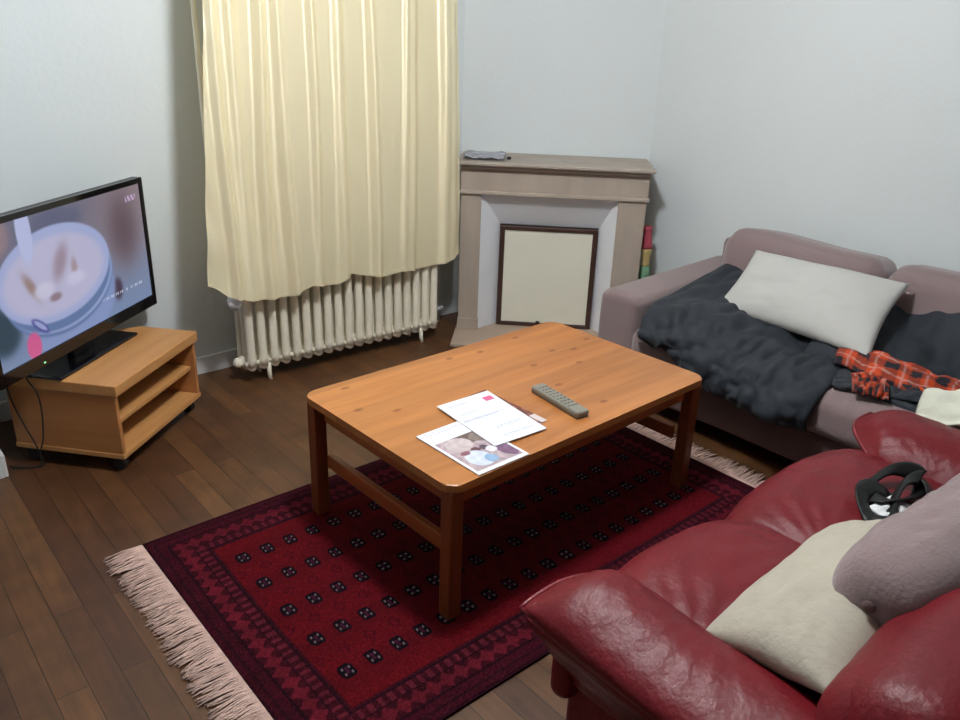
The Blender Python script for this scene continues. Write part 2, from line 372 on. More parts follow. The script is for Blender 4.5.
# pipes to the right of the radiator
PI=empty('heating_pipes',(2.6,3.38,0)); tag(PI,'pair of white vertical heating pipes between radiator and fireplace','pipes'); PI.location=(0,0,0)
for x in (2.61,2.652):
    bm=bmesh.new(); tube(bm,[(x,3.385,z) for z in (.0,.5,1.2,H)],.012,n=12); fromb('pipe',bm,WHITEP,PI,True)
bm=bmesh.new(); tube(bm,[(2.462,3.235,.10),(2.52,3.26,.095),(2.55,3.33,.085),(2.59,3.38,.08),(2.61,3.385,.08)],.012,n=10); fromb('branch_pipe',bm,WHITEP,PI,True)
boxo('pipe_clip',(2.565,2.68,3.37,3.45,.07,.09),WHITEP,PI,.004)
PI['label']='pair of white vertical heating pipes between radiator and fireplace'

# ------------------------------------------------------------ curtain
SATIN=mat('cream_satin',(255,244,206),.38,metal=.18,var=.015,vscale=3,sheen=.0,spec=.9,aniso=.85)
def satin_tangent():
    nt=SATIN.node_tree; t=nt.nodes.new('ShaderNodeTangent'); t.direction_type='UV_MAP'; t.uv_map='weave'
    nt.links.new(t.outputs[0],nt.nodes['Principled BSDF'].inputs['Tangent'])
satin_tangent()
def satin_translucent():
    nt=SATIN.node_tree; L=nt.links; out=nt.nodes['Material Output']; tr=nt.nodes.new('ShaderNodeBsdfTranslucent'); tr.inputs[0].default_value=lin((250,226,170))
    mx=nt.nodes.new('ShaderNodeMixShader'); mx.inputs[0].default_value=.13
    L.new(nt.nodes['Principled BSDF'].outputs[0],mx.inputs[1]); L.new(tr.outputs[0],mx.inputs[2]); L.new(mx.outputs[0],out.inputs['Surface'])
satin_translucent()
hem=[(1.20,.54),(1.25,.515),(1.30,.47),(1.406,.426),(1.50,.42),(1.592,.418),(1.705,.448),(1.80,.43),(1.85,.425),(1.913,.468),(1.97,.45),(2.098,.426),(2.199,.438),(2.335,.424),(2.443,.431),(2.53,.442),(2.60,.47)]
def hemz(x):
    for (a,b),(c,d) in zip(hem,hem[1:]):
        if x<=c: return b+(d-b)*clamp((x-a)/(c-a))
    return hem[-1][1]
folds=[1.335,1.42,1.515,1.614,1.745,1.887,2.047,2.218,2.27,2.462]
CUR=empty('curtain',(0,0,0)); tag(CUR,'long cream satin curtain hanging in front of the radiator','curtain')
def cur():
    nx,nz=420,90; verts=[]; 
    for i in range(nx+1):
        s=i/nx
        for j in range(nz+1):
            t=j/nz   # 0 top .. 1 hem
            xb=1.215+s*(2.588-1.215); xt=1.358+s*(2.515-1.358)
            x=xt+(xb-xt)*t
            zt=2.27; z=zt+(hemz(x)-zt)*t
            # folds: sharp ridges at irregular places
            y=0
            for k,f in enumerate(folds):
                ff=f+.018*N3(k*3.1,t*1.6)+.02*(t-.75)*math.sin(k*2.3)
                wd=.016+.016*abs(N3(k*1.7,2.2))+.006*t
                amp=(.020+.014*N3(k*5.1,t*1.3+.4))*(1+.4*t)
                d=(x-ff)/wd
                y-=amp*math.exp(-d*d)
            y+=.016*math.sin((x*14.)+1.2*N3(x*2,t*1.5))+.010*N3(x*4,t*2.2,4)
            y+=(.0025*N3(x*16,t*9,2)+.010*N3(x*14,t*13,6)*(sm(.16,0,s)+.7*sm(.88,1,s)))*(.35+t)
            y+=.012*sm(.85,1,t)*N3(x*9,1.3)
            e=sm(.03,0,s); e2=sm(.96,1,s)
            y+=.03*e2
            verts.append((x,3.112+y,z))
    f=[]
    for i in range(nx):
        for j in range(nz):
            a=i*(nz+1)+j; f.append((a,a+1,a+nz+2,a+nz+1))
    me=bpy.data.meshes.new('drape'); me.from_pydata(verts,[],f); me.update()
    uv=me.uv_layers.new(name='weave'); li_=np.zeros(len(me.loops),np.int32); me.loops.foreach_get('vertex_index',li_)
    V=np.array(verts); uv.data.foreach_set('uv',np.stack([-V[li_,2],V[li_,0]],-1).astype(np.float32).ravel())
    o=mk('drape',me,SATIN,CUR,True)
cur()
ROD=empty('curtain_rod',(0,0,0)); tag(ROD,'slim white rod carrying the cream satin curtain','curtain rod')
bm=bmesh.new(); tube(bm,[(1.18,3.13,2.285),(2.62,3.13,2.285)],.011,n=12); fromb('rod',bm,WHITEP,ROD,True)
for x in (1.22,2.54): boxo('bracket',(x-.01,x+.01,3.12,3.45,2.262,2.275),WHITEP,ROD,.002)

# ------------------------------------------------------------ coffee table
T=empty('coffee_table',(1.6945,1.747,0),math.radians(1.6)); tag(T,'honey coloured pine coffee table with clipped corners standing on the red rug','coffee table')
TZ=.447
a,b,c=.588,.3715,.045
bm=bmesh.new(); pts=[]
for sx,sy in ((1,-1),(1,1),(-1,1),(-1,-1)):
    q=[(sx*a,sy*(b-c)),(sx*a*.994,sy*(b-c*.55)),(sx*(a-c*.55),sy*b*.992),(sx*(a-c),sy*b)]
    if sx*sy>0: pts+=q
    else: pts+=q[::-1]
prism(bm,pts,TZ-.024,TZ,bev=.004); fromb('tabletop',bm,PINE,T)
li=.010
for sx in (-1,1):
    for sy in (-1,1):
        bm=bmesh.new(); x=sx*(a-li-.0225); y=sy*(b-li-.0225); vs=box(bm,x-.0225,x+.0225,y-.0225,y+.0225,.009,TZ-.024,bev=.004)
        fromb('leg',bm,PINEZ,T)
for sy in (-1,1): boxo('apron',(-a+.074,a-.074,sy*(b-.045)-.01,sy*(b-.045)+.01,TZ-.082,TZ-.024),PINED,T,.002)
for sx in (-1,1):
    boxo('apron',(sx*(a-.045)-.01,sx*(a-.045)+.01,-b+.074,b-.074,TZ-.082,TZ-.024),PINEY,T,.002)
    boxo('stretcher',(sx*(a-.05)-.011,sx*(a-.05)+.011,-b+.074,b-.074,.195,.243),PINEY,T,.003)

# papers on the table
def sheet(name,c,z,th,colfn,n=(60,84)):
    c=[np.array(k) for k in c]
    M=mat(name+'_print',None,.5,vcol='Col')
    t=empty(name,(0,0,0))
    bm=bmesh.new(); prism(bm,[tuple(k) for k in c],z,z+th)
    fromb('sheets',bm,PAPER,t)
    def pos(U,V):
        P=[(c[0][i]*(1-U)*(1-V)+c[1][i]*U*(1-V)+c[2][i]*U*V+c[3][i]*(1-U)*V) for i in (0,1)]
        return np.stack(P+[np.full_like(U,z+th+.0004)],-1)
    vgrid('printed_face',n[0],n[1],pos,colfn,M,t)
    return t
def cc(shape,c): return np.ones(shape+(3,))*np.array(c,float)
def magf(U,V):
    o=cc(U.shape,(238,239,244))
    # headline lines
    for k,(v0,u0,u1) in enumerate([(.04,.08,.75),(.085,.08,.9)]):
        m=(abs(V-v0)<.011)&(U>u0)&(U<u1)&(np.sin(U*120+k)>-.4); o[m]=(196,198,214)
    pic=(U>.05)&(U<.95)&(V>.27)&(V<.95)
    g=np.array([170,152,158.]); o[pic]=g
    nz=np.sin(U*23+3*np.sin(V*17))*np.sin(V*19+2*np.sin(U*11))
    o[pic]+= (nz[pic]*22)[:,None]*np.array([1,.9,.9])
    def blob(u,v,ru,rv,c):
        m=pic&(((U-u)/ru)**2+((V-v)/rv)**2<1); o[m]=np.array(c)+ (nz[m]*10)[:,None]
    blob(.62,.33,.30,.13,(96,78,72)); blob(.80,.40,.2,.1,(120,108,100)); blob(.86,.72,.16,.2,(116,84,112)); blob(.35,.42,.22,.14,(196,182,184))
    blob(.45,.60,.08,.05,(92,52,60)); blob(.60,.61,.07,.05,(70,58,72)); blob(.33,.75,.2,.16,(206,214,232)); blob(.48,.82,.10,.08,(132,164,196)); blob(.66,.68,.09,.06,(224,222,228)); blob(.25,.60,.09,.04,(120,70,84))
    return o
def letf(U,V):
    o=cc(U.shape,(234,240,250))
    m=(U>.76)&(U<.93)&(V>.10)&(V<.20); o[m]=(214,98,142)
    for v0,u0,u1 in [(.10,.10,.5),(.13,.1,.42),(.30,.1,.45),(.33,.1,.4),(.44,.05,.85),(.46,.05,.7),(.70,.35,.9),(.73,.35,.8),(.88,.3,.9)]:
        m=(abs(V-v0)<.007)&(U>u0)&(U<u1)&(np.sin(U*150+v0*40)>-.3); o[m]=(176,180,200)
    return o
def leaf(U,V):
    o=cc(U.shape,(96,52,46)); m=(np.sin(U*30)*np.sin(V*26)>.35); o[m]=(150,92,78); m=(U>.8)&(V>.8); o[m]=(206,196,196)
    return o
z=TZ+.0005
t=sheet('leaflet',[(1.545,1.790),(1.490,1.795),(1.470,1.50),(1.604,1.490)][::1],z,.0025,leaf)
for o in t.children: pass
def setp(t,l,c): tag(t,l,c)
# leaflet corners ordered counter-clockwise seen from above
bpy.data.objects.remove(t.children[0]) ; bpy.data.objects.remove([o for o in C.objects if o.parent==t][0]); bpy.data.objects.remove(t)
t=sheet('leaflet',[(1.465,1.762),(1.588,1.772),(1.596,1.490),(1.47,1.48)],z,.002,leaf); setp(t,'dark brown leaflet mostly hidden under the white letter','leaflet')
t=sheet('magazine',[(1.211,1.640),(1.399,1.645),(1.404,1.368),(1.216,1.365)],z,.004,magf,(90,120)); setp(t,'magazine with a photo cover partly under the white letter','magazine')
t=sheet('letter',[(1.377,1.757),(1.583,1.752),(1.549,1.445),(1.352,1.455)],z+.0052,.0022,letf,(110,150)); setp(t,'white printed letter with a pink square lying over the magazine','letter')
# remote control
R=empty('remote_control',(1.7125,1.552,TZ+.0005),math.radians(-2)); tag(R,'grey slim remote control on the pine table right of the letter','remote control')
R.rotation_euler=(0,0,math.atan2(1.44-1.66,1.70-1.728)+math.pi/2)
bm=bmesh.new(); box(bm,-.026,.026,-.118,.118,.004,.024,bev=.007,seg=3); fromb('case',bm,REMOTE,R)
bm=bmesh.new(); box(bm,-.024,.024,-.116,.116,0,.006,bev=.002); fromb('battery_side',bm,REMDK,R)
for i in range(9):
    for j in (-1,0,1):
        bm=bmesh.new(); box(bm,j*.014-.0045,j*.014+.0045,.085-i*.019-.004,.085-i*.019+.004,.0235,.0262,bev=.001,seg=1); fromb('button',bm,REMDK,R)

# ------------------------------------------------------------ rug
RX0,RX1,RY0,RY1=.585,2.475,1.108,2.247
RUG=empty('rug',(0,0,0)); tag(RUG,'dark red hand knotted rug with small black flower motifs under the coffee table','rug')
rng=np.random.default_rng(3)
def rugcol(U,V):
    X=RX0+U*(RX1-RX0); Y=RY0+V*(RY1-RY0)
    o=cc(U.shape,(78,9,16))
    dx=np.minimum(X-RX0,RX1-X); dy=np.minimum(Y-RY0,RY1-Y); d=np.minimum(dx,dy*1.0)
    def setm(m,c): o[m]=c
    bord=d<.165
    setm(bord,(50,10,20))
    along=np.where(dx<dy,Y,X)
    # border guards and small repeated figures
    for a,b,c in ((.0,.012,(34,8,18)),(.028,.034,(36,10,20)),(.060,.066,(30,8,18)),(.118,.124,(30,8,18)),(.150,.158,(30,8,18))): setm((d>=a)&(d<b),c)
    fig=(d>.066)&(d<.118)&(np.abs(np.sin(along*math.pi/.045))*.5+np.abs(d-.092)/.05<.62); setm(fig,(86,20,31))
    fig=(d>.034)&(d<.060)&(np.sin(along*2*math.pi/.022)*np.sin(d*2*math.pi/.02)>.1); setm(fig,(54,10,22))
    fig=(d>.124)&(d<.150)&(np.sin(along*2*math.pi/.03)>.2); setm(fig,(80,24,34))
    fld=~bord
    # main row lattice
    px,py=.0808,.1505
    gx=(X-.806)/px; gy=(Y-1.385)/py
    ix=np.round(gx); iy=np.round(gy); lx=(gx-ix)*px; ly=(gy-iy)*py
    inr=fld&(iy>=-0)&(iy<=4)&(X>.76)&(X<2.31)
    r8=np.abs(lx)+np.abs(ly)*.62
    setm(inr&(np.abs(np.abs(lx)/.036+np.abs(ly)/.052-1)<.09),(80,8,20))
    setm(inr&(np.maximum(np.abs(lx),np.abs(ly)*.8)<.021)&(r8<.030),(14,8,16))
    st_=inr&(np.abs(np.abs(lx)-.010)<.0026)&(np.abs(np.abs(ly)-.010)<.0038); setm(st_,(128,112,114))
    setm(inr&(np.abs(lx)<.004)&(np.abs(ly)<.012),(60,20,40))
    # secondary figures between the rows
    hx=(X-.846)/px; hy=(Y-1.46)/py; jx=np.round(hx); jy=np.round(hy); mx=(hx-jx)*px; my=(hy-jy)*py
    in2=fld&(jy>=0)&(jy<=3)&(X>.76)&(X<2.31)
    q=np.abs(mx)+np.abs(my)*.8
    setm(in2&(q<.020)&(q>.012),(62,6,18)); setm(in2&(q<.005),(62,6,18))
    n=rng.normal(0,1,U.shape)
    o+= (n*7)[...,None]*np.array([1,.35,.4])
    o*= (1+.06*np.sin(Y*40+np.sin(X*3)))[...,None]
    return np.clip(o,3,255)
RUGM=mat('knotted_wool',None,1.,vcol='Col',bump=.4,bscale=260,spec=.08)
def rugpos(U,V):
    X=RX0+U*(RX1-RX0)+.003*np.sin(V*9); Y=RY0+V*(RY1-RY0)+.004*np.sin(U*7)
    return np.stack([X,Y,np.full_like(U,.0085)],-1)
g=vgrid('pile',472,284,rugpos,rugcol,RUGM,RUG)
g.modifiers.new('s','SOLIDIFY').thickness=.0075
def fringe(x,sgn,n):
    bm=bmesh.new()
    for i in range(n):
        y=RY0+.004+(RY1-RY0-.008)*(i+random.random()*.6)/n
        L=(.105+.02*N3(i*.08,3)+.012*random.uniform(-1,1)); dy=.018*N3(i*.11,x)+random.uniform(-.012,.012)
        pts=[(x-sgn*.004,y,.008)]
        for k in range(1,5):
            t=k/4; pts.append((x+sgn*L*t,y+dy*t*t+random.uniform(-.002,.002),.0075*(1-t)+.0035+random.uniform(0,.005)))
        tube(bm,pts,lambda t:.0026-.0008*t,n=5)
    o=fromb('fringe',bm,FRINGE,RUG,True); o['kind']='stuff'; return o
fringe(RX0,-1,300); fringe(RX1,1,230)
for x in (RX0-.005,RX1+.005): boxo('fringe_heading',(x-.007,x+.007,RY0,RY1,.001,.009),FRINGE,RUG,.002)

# ------------------------------------------------------------ tv cabinet
ang=math.atan2(.37,.445); CAB=empty('tv_cabinet',(.703,2.714,0),ang); tag(CAB,'low beech veneer TV cabinet with two open shelves and castors','TV cabinet')
# local: x along the open front, y to the back
top=[(0,0),(.578,0),(.578,.25),(.40,.455),(.0,.455)]
ins=[(.02,.022),(.555,.022),(.555,.25),(.385,.435),(.02,.435)]
bm=bmesh.new(); prism(bm,top,.310,.352,bev=.004); fromb('top_panel',bm,BEECH,CAB)
bm=bmesh.new(); prism(bm,[(.004,.008),(.572,.008),(.572,.25),(.395,.445),(.004,.445)],.058,.078,bev=.003); fromb('bottom_panel',bm,BEECH,CAB)
SIDE=wood_mat('beech_veneer_side', (176,116,66), (192,132,80), rough=.42, scale=.7, axis=1)
boxo('side_panel',(.006,.024,.012,.44,.078,.310),SIDE,CAB,.002)
boxo('side_panel',(.552,.570,.012,.25,.078,.310),SIDE,CAB,.002)
boxo('back_panel',(.024,.395,.432,.442,.078,.310),DARKW,CAB)
bm=bmesh.new(); prism(bm,[(.57,.25),(.395,.443),(.386,.436),(.560,.243)],.078,.310); fromb('angled_back_panel',bm,DARKW,CAB)
bm=bmesh.new(); prism(bm,[(.024,.03),(.552,.03),(.552,.25),(.388,.43),(.024,.43)],.185,.203,bev=.002); fromb('shelf',bm,BEECH,CAB)
for x,y in ((.04,.05),(.53,.05),(.04,.40),(.36,.40)):
    bm=bmesh.new(); tube(bm,[(x-.014,y,.023),(x+.014,y,.023)],.023,n=18); box(bm,x-.02,x+.02,y-.02,y+.02,.044,.058,bev=.003); fromb('castor',bm,RUBBER,CAB)

# ------------------------------------------------------------ television
U=Vector((.77,.638,0)).normalized(); ta=math.atan2(U.y,U.x)
R_end=Vector((1.085,3.352,0)); W=.93; cen=R_end-U*(W/2)
TV=empty('television',(cen.x,cen.y,.3525),ta); tag(TV,'flat black television showing a bowl of food, on the beech cabinet','television')
z0,z1=.06,.598
b_=.022
bm=bmesh.new(); box(bm,-W/2,W/2,.006,.035,z0,z1,bev=.005); box(bm,-W/2+.12,W/2-.12,.035,.06,z0+.05,z1-.12,bev=.01); fromb('housing',bm,BLACKP,TV)
bm=bmesh.new(); bb=.046
box(bm,-W/2,-W/2+b_,-.006,.008,z0,z1,bev=.002); box(bm,W/2-b_,W/2,-.006,.008,z0,z1,bev=.002)
box(bm,-W/2+b_,W/2-b_,-.006,.008,z1-b_,z1,bev=.002); box(bm,-W/2+b_,W/2-b_,-.006,.008,z0,z0+bb,bev=.002); fromb('bezel',bm,BLACKG,TV)
def scr(U_,V_):
    # picture: a pale bowl with food seen from above, grey-brown blur behind
    x=U_*1.78; y=V_   # y up
    o=np.zeros(U_.shape+(3,))
    bg1=np.array([112,112,134.]); bg2=np.array([150,134,140.]); bg3=np.array([126,146,182.])
    s=1/(1+np.exp(-(x-1.15)*6)); o[:]=bg1*(1-s[...,None])+bg2*s[...,None]
    t=1/(1+np.exp((y-.42)*7))[...,None]; o=o*(1-t)+bg3*t
    def blob(cx,cy,rx,ry,c,soft=.15,rot=0.,k=1.):
        nonlocal o
        dx=(x-cx)*math.cos(rot)+(y-cy)*math.sin(rot); dy=-(x-cx)*math.sin(rot)+(y-cy)*math.cos(rot)
        r=np.sqrt((dx/rx)**2+(dy/ry)**2); m=(1/(1+np.exp(np.clip((r-1)/soft*4,-50,50))))[...,None]*k
        o=o*(1-m)+np.array(c,float)*m
    blob(1.50,.66,.17,.26,(106,88,96),1.2); blob(1.33,.20,.06,.09,(80,66,84),.5); blob(.08,.27,.16,.17,(58,76,90),.4)
    blob(.16,.92,.12,.14,(150,128,136),.5); blob(.75,.90,.25,.1,(96,100,128),.6)
    blob(.78,.26,.52,.36,(136,154,200),.08); blob(.72,.42,.575,.36,(100,122,166),.04); blob(.72,.445,.575,.36,(156,172,214),.04); blob(.70,.475,.58,.37,(104,126,170),.03)
    blob(.68,.53,.60,.355,(168,178,220),.03)
    blob(.67,.52,.53,.29,(190,188,218),.1)
    blob(.72,.60,.06,.13,(160,142,160),.9,-.5); blob(.40,.50,.035,.11,(156,132,130),.9,.5); blob(.86,.52,.03,.07,(168,148,158),.9)
    blob(.52,.44,.10,.06,(206,204,228),.5); blob(.86,.44,.1,.05,(204,202,230),.5); blob(.62,.36,.06,.03,(150,128,140),.5)
    blob(.42,.90,.07,.24,(186,194,232),.12)
    blob(.42,.20,.10,.035,(92,94,158),.25,-.75); blob(.42,.205,.075,.018,(160,170,216),.25,-.75)
    blob(.33,.08,.07,.10,(214,98,150),.2)
    txt=(y>.05)&(y<.30)
    line=np.abs(y-(.16))<.010
    m=line&(x>1.12)&(x<1.66)&(np.sin(x*210)+np.sin(x*97)>.1); o[m]=(196,204,228)
    m=(np.abs(y-.90)<.022)&(x>1.58)&(x<1.72)&(np.sin(x*130+y*60)>-.3); o[m]=(206,176,214)
    return np.clip(o,0,255)
SCRM=mat('lit_screen',None,.18,vcol='Col',emis=.82,spec=.4)
def spos(U_,V_):
    return np.stack([-W/2+b_+U_*(W-2*b_), np.full_like(U_,.0), z0+bb+V_*(z1-b_-z0-bb)],-1)
sg=vgrid('screen',330,190,spos,scr,SCRM,TV)
bm=bmesh.new(); box(bm,-.24,.24,-.045,.145,.0,.012,bev=.004); fromb('stand_base',bm,BLACKG,TV)
bm=bmesh.new(); box(bm,-.06,.06,.028,.06,.01,.18,bev=.006); fromb('stand_neck',bm,BLACKG,TV)
LED=mat('green_led',(120,220,140),.4); LED.node_tree.nodes['Principled BSDF'].inputs['Emission Color'].default_value=(.3,1,.4,1); LED.node_tree.nodes['Principled BSDF'].inputs['Emission Strength'].default_value=1.5
boxo('power_light',(-.258,-.250,-.0075,-.005,z0+.012,z0+.016),LED,TV)
# cable hanging down from the set over the side of the cabinet
CAB_L=bpy.data.objects['tv_cabinet']
def cw(x,y,z):
    c,s=math.cos(ang),math.sin(ang); return (.703+x*c-y*s, 2.714+x*s+y*c, z)
CB=empty('power_cable',(0,0,0)); tag(CB,'thin black television cables hanging down the left side of the cabinet','cable')
for pts in ([(-.010,.335,.43),(-.012,.330,.352),(-.012,.30,.30),(-.014,.295,.22),(-.014,.31,.12),(-.016,.33,.06),(-.02,.33,.006),(-.06,.42,.005)],[(-.010,.425,.42),(-.012,.42,.352),(-.012,.41,.26),(-.014,.375,.16),(-.014,.34,.07),(-.024,.34,.006),(-.05,.44,.005)]):
    fine=[]; P=[Vector(cw(*p)) for p in pts]
    for i in range(len(P)-1):
        p0=P[max(i-1,0)];p1=P[i];p2=P[i+1];p3=P[min(i+2,len(P)-1)]
        for k in range(6):
            t=k/6; fine.append(.5*((2*p1)+(p2-p0)*t+(2*p0-5*p1+4*p2-p3)*t*t+(3*p1-p0-3*p2+p3)*t**3))
    fine.append(P[-1]); bm=bmesh.new(); tube(bm,fine,.0028,n=8); fromb('lead',bm,RUBBER,CB,True)

# ------------------------------------------------------------ grey-mauve sofa along the right wall
GX0,GX1=2.60,3.54; GY0,GY1=.28,2.17
S2=empty('fabric_sofa',(0,0,0)); tag(S2,'mauve grey fabric two seat sofa along the right wall, strewn with bedding','sofa')
def softo(name,cx,half,r,m,parent,n=22,fn=None,rot=None):
    bm=soft(half,r,n,fn); M=Matrix.Translation(cx)
    if rot: M=M@rot
    bmesh.ops.transform(bm,matrix=M,verts=bm.verts[:]); return fromb(name,bm,m,parent,True)
def wob(a,s,seed=0.): 
    return lambda P,u: P+Vector((N3(P.x*s+seed,P.y*s,P.z*s),N3(P.x*s,P.y*s+seed+7,P.z*s),N3(P.x*s,P.y*s,P.z*s+seed+13)))*a
softo('base',(3.07,1.225,.20),(.43,.85,.13),.03,MAUVED,S2,16,wob(.004,5))
def arm(yc,sd):
    def fn(P,u):
        k=(P.x+.46)/.92
        P.z+= .028*k*(P.z>0)+.012*(1-u.y*u.y)*max(0,u.z)
        return P+Vector((0,1,0))*.006*N3(P.x*4,P.z*4,sd)
    return softo('armrest',(3.075,yc,.275),(.45,.105,.228),.03,MAUVE,S2,24,fn)
arm(2.085,1.); arm(.42,2.)
for k,(a,b) in enumerate(((1.25,1.985),(.52,1.245))):
    hw=(b-a)/2
    def fn(P,u,k=k):
        P.z+=.028*(1-u.x**2)*(1-u.y**2)*max(0,u.z)
        return P+Vector((1,0,0))*.004*N3(P.y*5,P.z*5,k)
    softo('seat_cushion',(2.95,(a+b)/2,.315),(.36,hw,.085),.06,MAUVE,S2,22,fn)
    def fb(P,u,k=k):
        P.x-=.03*(1-u.y**2)*(1-u.z**2)*(u.x<0)
        P.z+=-.02*(abs(u.y)**5)*(u.z>0)+.012*N3(P.y*3,k*2.)*max(0,u.z)
        return P
    softo('back_cushion',(3.31,(a+b)/2,.545),(.13,hw,.205),.075,MAUVE,S2,22,fb,Matrix.Rotation(math.radians(9),4,'Y'))
for x in (2.70,3.44):
    for y in (.45,2.08):
        bm=bmesh.new(); tube(bm,[(x,y,0),(x,y,.075)],.022,n=14); fromb('foot',bm,BLACKP,S2)
boxo('back_rest_frame',(3.40,3.54,.35,2.10,.07,.66),MAUVE,S2,.03)

# duvet: lies on the seat and hangs over the front
def path(pts,t):
    n=len(pts)-1; f=clamp(t)*n; i=min(int(f),n-1); w=f-i
    p0=pts[max(i-1,0)];p1=pts[i];p2=pts[i+1];p3=pts[min(i+2,n)]
    return [.5*((2*b)+(c-a)*w+(2*a-5*b+4*c-d)*w*w+(3*b-a-3*c+d)*w**3) for a,b,c,d in zip(p0,p1,p2,p3)]
def duv(u,v):
    # u: along the sofa from the far arm (0) to the near edge (1); v: back (0) to hanging front (1)
    yb=1.925-.81*u; 
    hang=.40-.155*sm(0,.85,u)+.015*math.sin(u*9)
    zs=.438+.03*math.sin(u*5+.6)+.035*(1-u)
    back=.60*(1-sm(0,.5,u))+.50*sm(0,.5,u)
    xb=3.20-.10*u
    pts=[(xb,back),(xb-.14,zs+.05*(1-u)+.01),(2.86,zs+.012),(2.70,zs+.008),(2.60,zs-.025),(2.548,zs-.08),(2.542,(zs-.09+hang)/2),(2.556,hang)]
    x,z=path(pts,v)
    # the end at the arm bulges, the front drifts outwards
    y=yb+.035*math.sin(v*6+u*2)*(1-u)+.03*(v-.5)*u
    if v>.55: y-=.0
    return (x-.012*math.sin(u*14+v*3)*sm(.5,.8,v),y,z)
def dth(u,v): return .07*max(0.,(1-abs(2*u-1)**5)*(1-abs(2*v-1)**7))**.5
def dwr(u,v):
    e=edge_round(u,v,6,.5)
    a=abs(N3(u*5+v*3.2,v*2.2-u*1.5,1.)); b=abs(N3(u*11-v*3,v*6+u*3,4.)); c=N3(u*24,v*16,2.)
    return e*(.042*(a-.2)*-1+.030*(b-.2)*-1+.005*c)
tag(quilt('duvet',duv,120,110,dth,DUVET,None,dwr),'dark navy duvet bunched on the far seat and hanging over the sofa front','duvet')
# big pale pillow leaning on the back
tag(cushion('pillow',[(2.875,1.765,.488),(2.80,1.065,.505),(3.13,1.11,.716),(3.10,1.745,.715)],.15,PILLOW,None,.055,seed=3.,wr=.006,p=2.2,q=.55),'large pale grey pillow leaning on the fabric sofa back over the navy duvet','pillow')
# second dark cover with an orange tartan lining
PL=mat('orange_tartan_flannel',None,.9,vcol='Col',bump=.3,bscale=80)
def plaid(a,b):
    """a,b in metres across / along"""
    base=np.array(lin((190,66,22))[:3]); dk=np.array(lin((28,26,34))[:3]); wh=np.array(lin((190,180,176))[:3])
    p=.088; fa=(a/p)%1; fb=(b/p)%1
    k=(fa<.5)*.5+(fb<.46)*.5
    c=base*(1-k)+dk*k
    if abs(fa-.71)<.035 or abs(fb-.71)<.035: c=c*.62+wh*.38
    return c
def coat_S(u,v):
    # dark shell lying behind, u along -Y, v from back to front
    y=1.33-.80*u
    z=.475+.035*math.sin(u*6+1)+.03*math.sin(v*5+u*3)
    pts=[(3.21,.63-.03*math.sin(u*9)),(3.12,z+.03),(2.98,z),(2.86,z-.025),(2.78,z-.05),(2.70,.425)]
    x,zz=path(pts,v); return (x+.02*math.sin(u*8),y+.02*math.sin(v*7),zz)
BL=empty('lined_blanket',(0,0,0)); tag(BL,'dark navy blanket with orange tartan lining crumpled on the near seat, right of the pillow','blanket')
quilt('shell',coat_S,80,60,lambda u,v:.06*edge_round(u,v,6,.5),DUVET,BL,lambda u,v: edge_round(u,v,6,.5)*(.03*(-abs(N3(u*6,v*4,8.))+.2)+.012*N3(u*15,v*9,3.)))
def strip(name,p0,w,N=90,seed=0.,amp=.02):
    """crumpled tartan band: centre path p0(t), half width vector w(t)"""
    def S(u,v):
        c=Vector(p0(u)); ww=Vector(w(u)); k=2*v-1
        return c+ww*k+Vector((0,0,amp*(1-k*k)+.012*N3(u*7+seed,v*3)))
    return quilt(name,S,N,46,lambda u,v:.022*edge_round(u,v,8,.5),PL,BL,lambda u,v: edge_round(u,v,6,.5)*(.014*N3(u*9+seed,v*5,seed)+.006*N3(u*22,v*12,seed)),col=lambda u,v,s: plaid(u*.62+seed+.02*N3(u*4,v*2),v*.17+.03*math.sin(u*5)))
strip('tartan_lining',lambda t:(2.805-.02*math.sin(t*5)+.05*t,1.185-.60*t,.475-.015*t+.015*math.sin(t*7)),lambda t:(.062+.012*math.sin(t*6),.02,.012+.02*t),seed=0.)
strip('tartan_cuff',lambda t:(2.665+.04*t,1.055-.11*t,.450),lambda t:(.055,.03,.01),N=40,seed=2.,amp=.015)
strip('tartan_collar',lambda t:(3.205-.03*t,1.28-.07*t,.655-.12*t),lambda t:(.01,.03,.012),N=40,seed=4.,amp=.01)
strip('shell_hem',lambda t:(2.695+.10*t,1.13-.42*t,.432+.02*t),lambda t:(.055,.02,.004),seed=1.,amp=.012)
o=[k for k in C.objects if k.name.startswith('shell_hem')][0]; o.data.materials.clear(); o.data.materials.append(DUVET)
# cream cloth at the right edge
def clS(u,v):
    x=2.555+.42*u; y=.80-.58*v+.03*math.sin(u*4)
    return (x,y,.50+.05*math.sin(u*5+v*2)*.6+.03*N3(u*5,v*5,9)-.05*(abs(2*v-1)**3)-.03*sm(.25,0,u))
tag(quilt('cream_cloth',clS,60,60,lambda u,v:.02*edge_round(u,v,8,.5),CLOTHW,None,lambda u,v:edge_round(u,v,6,.5)*(.03*N3(u*6,v*6,3.)+.012*N3(u*14,v*14,5.))),'cream cloth crumpled on the fabric sofa behind the red sofa arm','cloth')

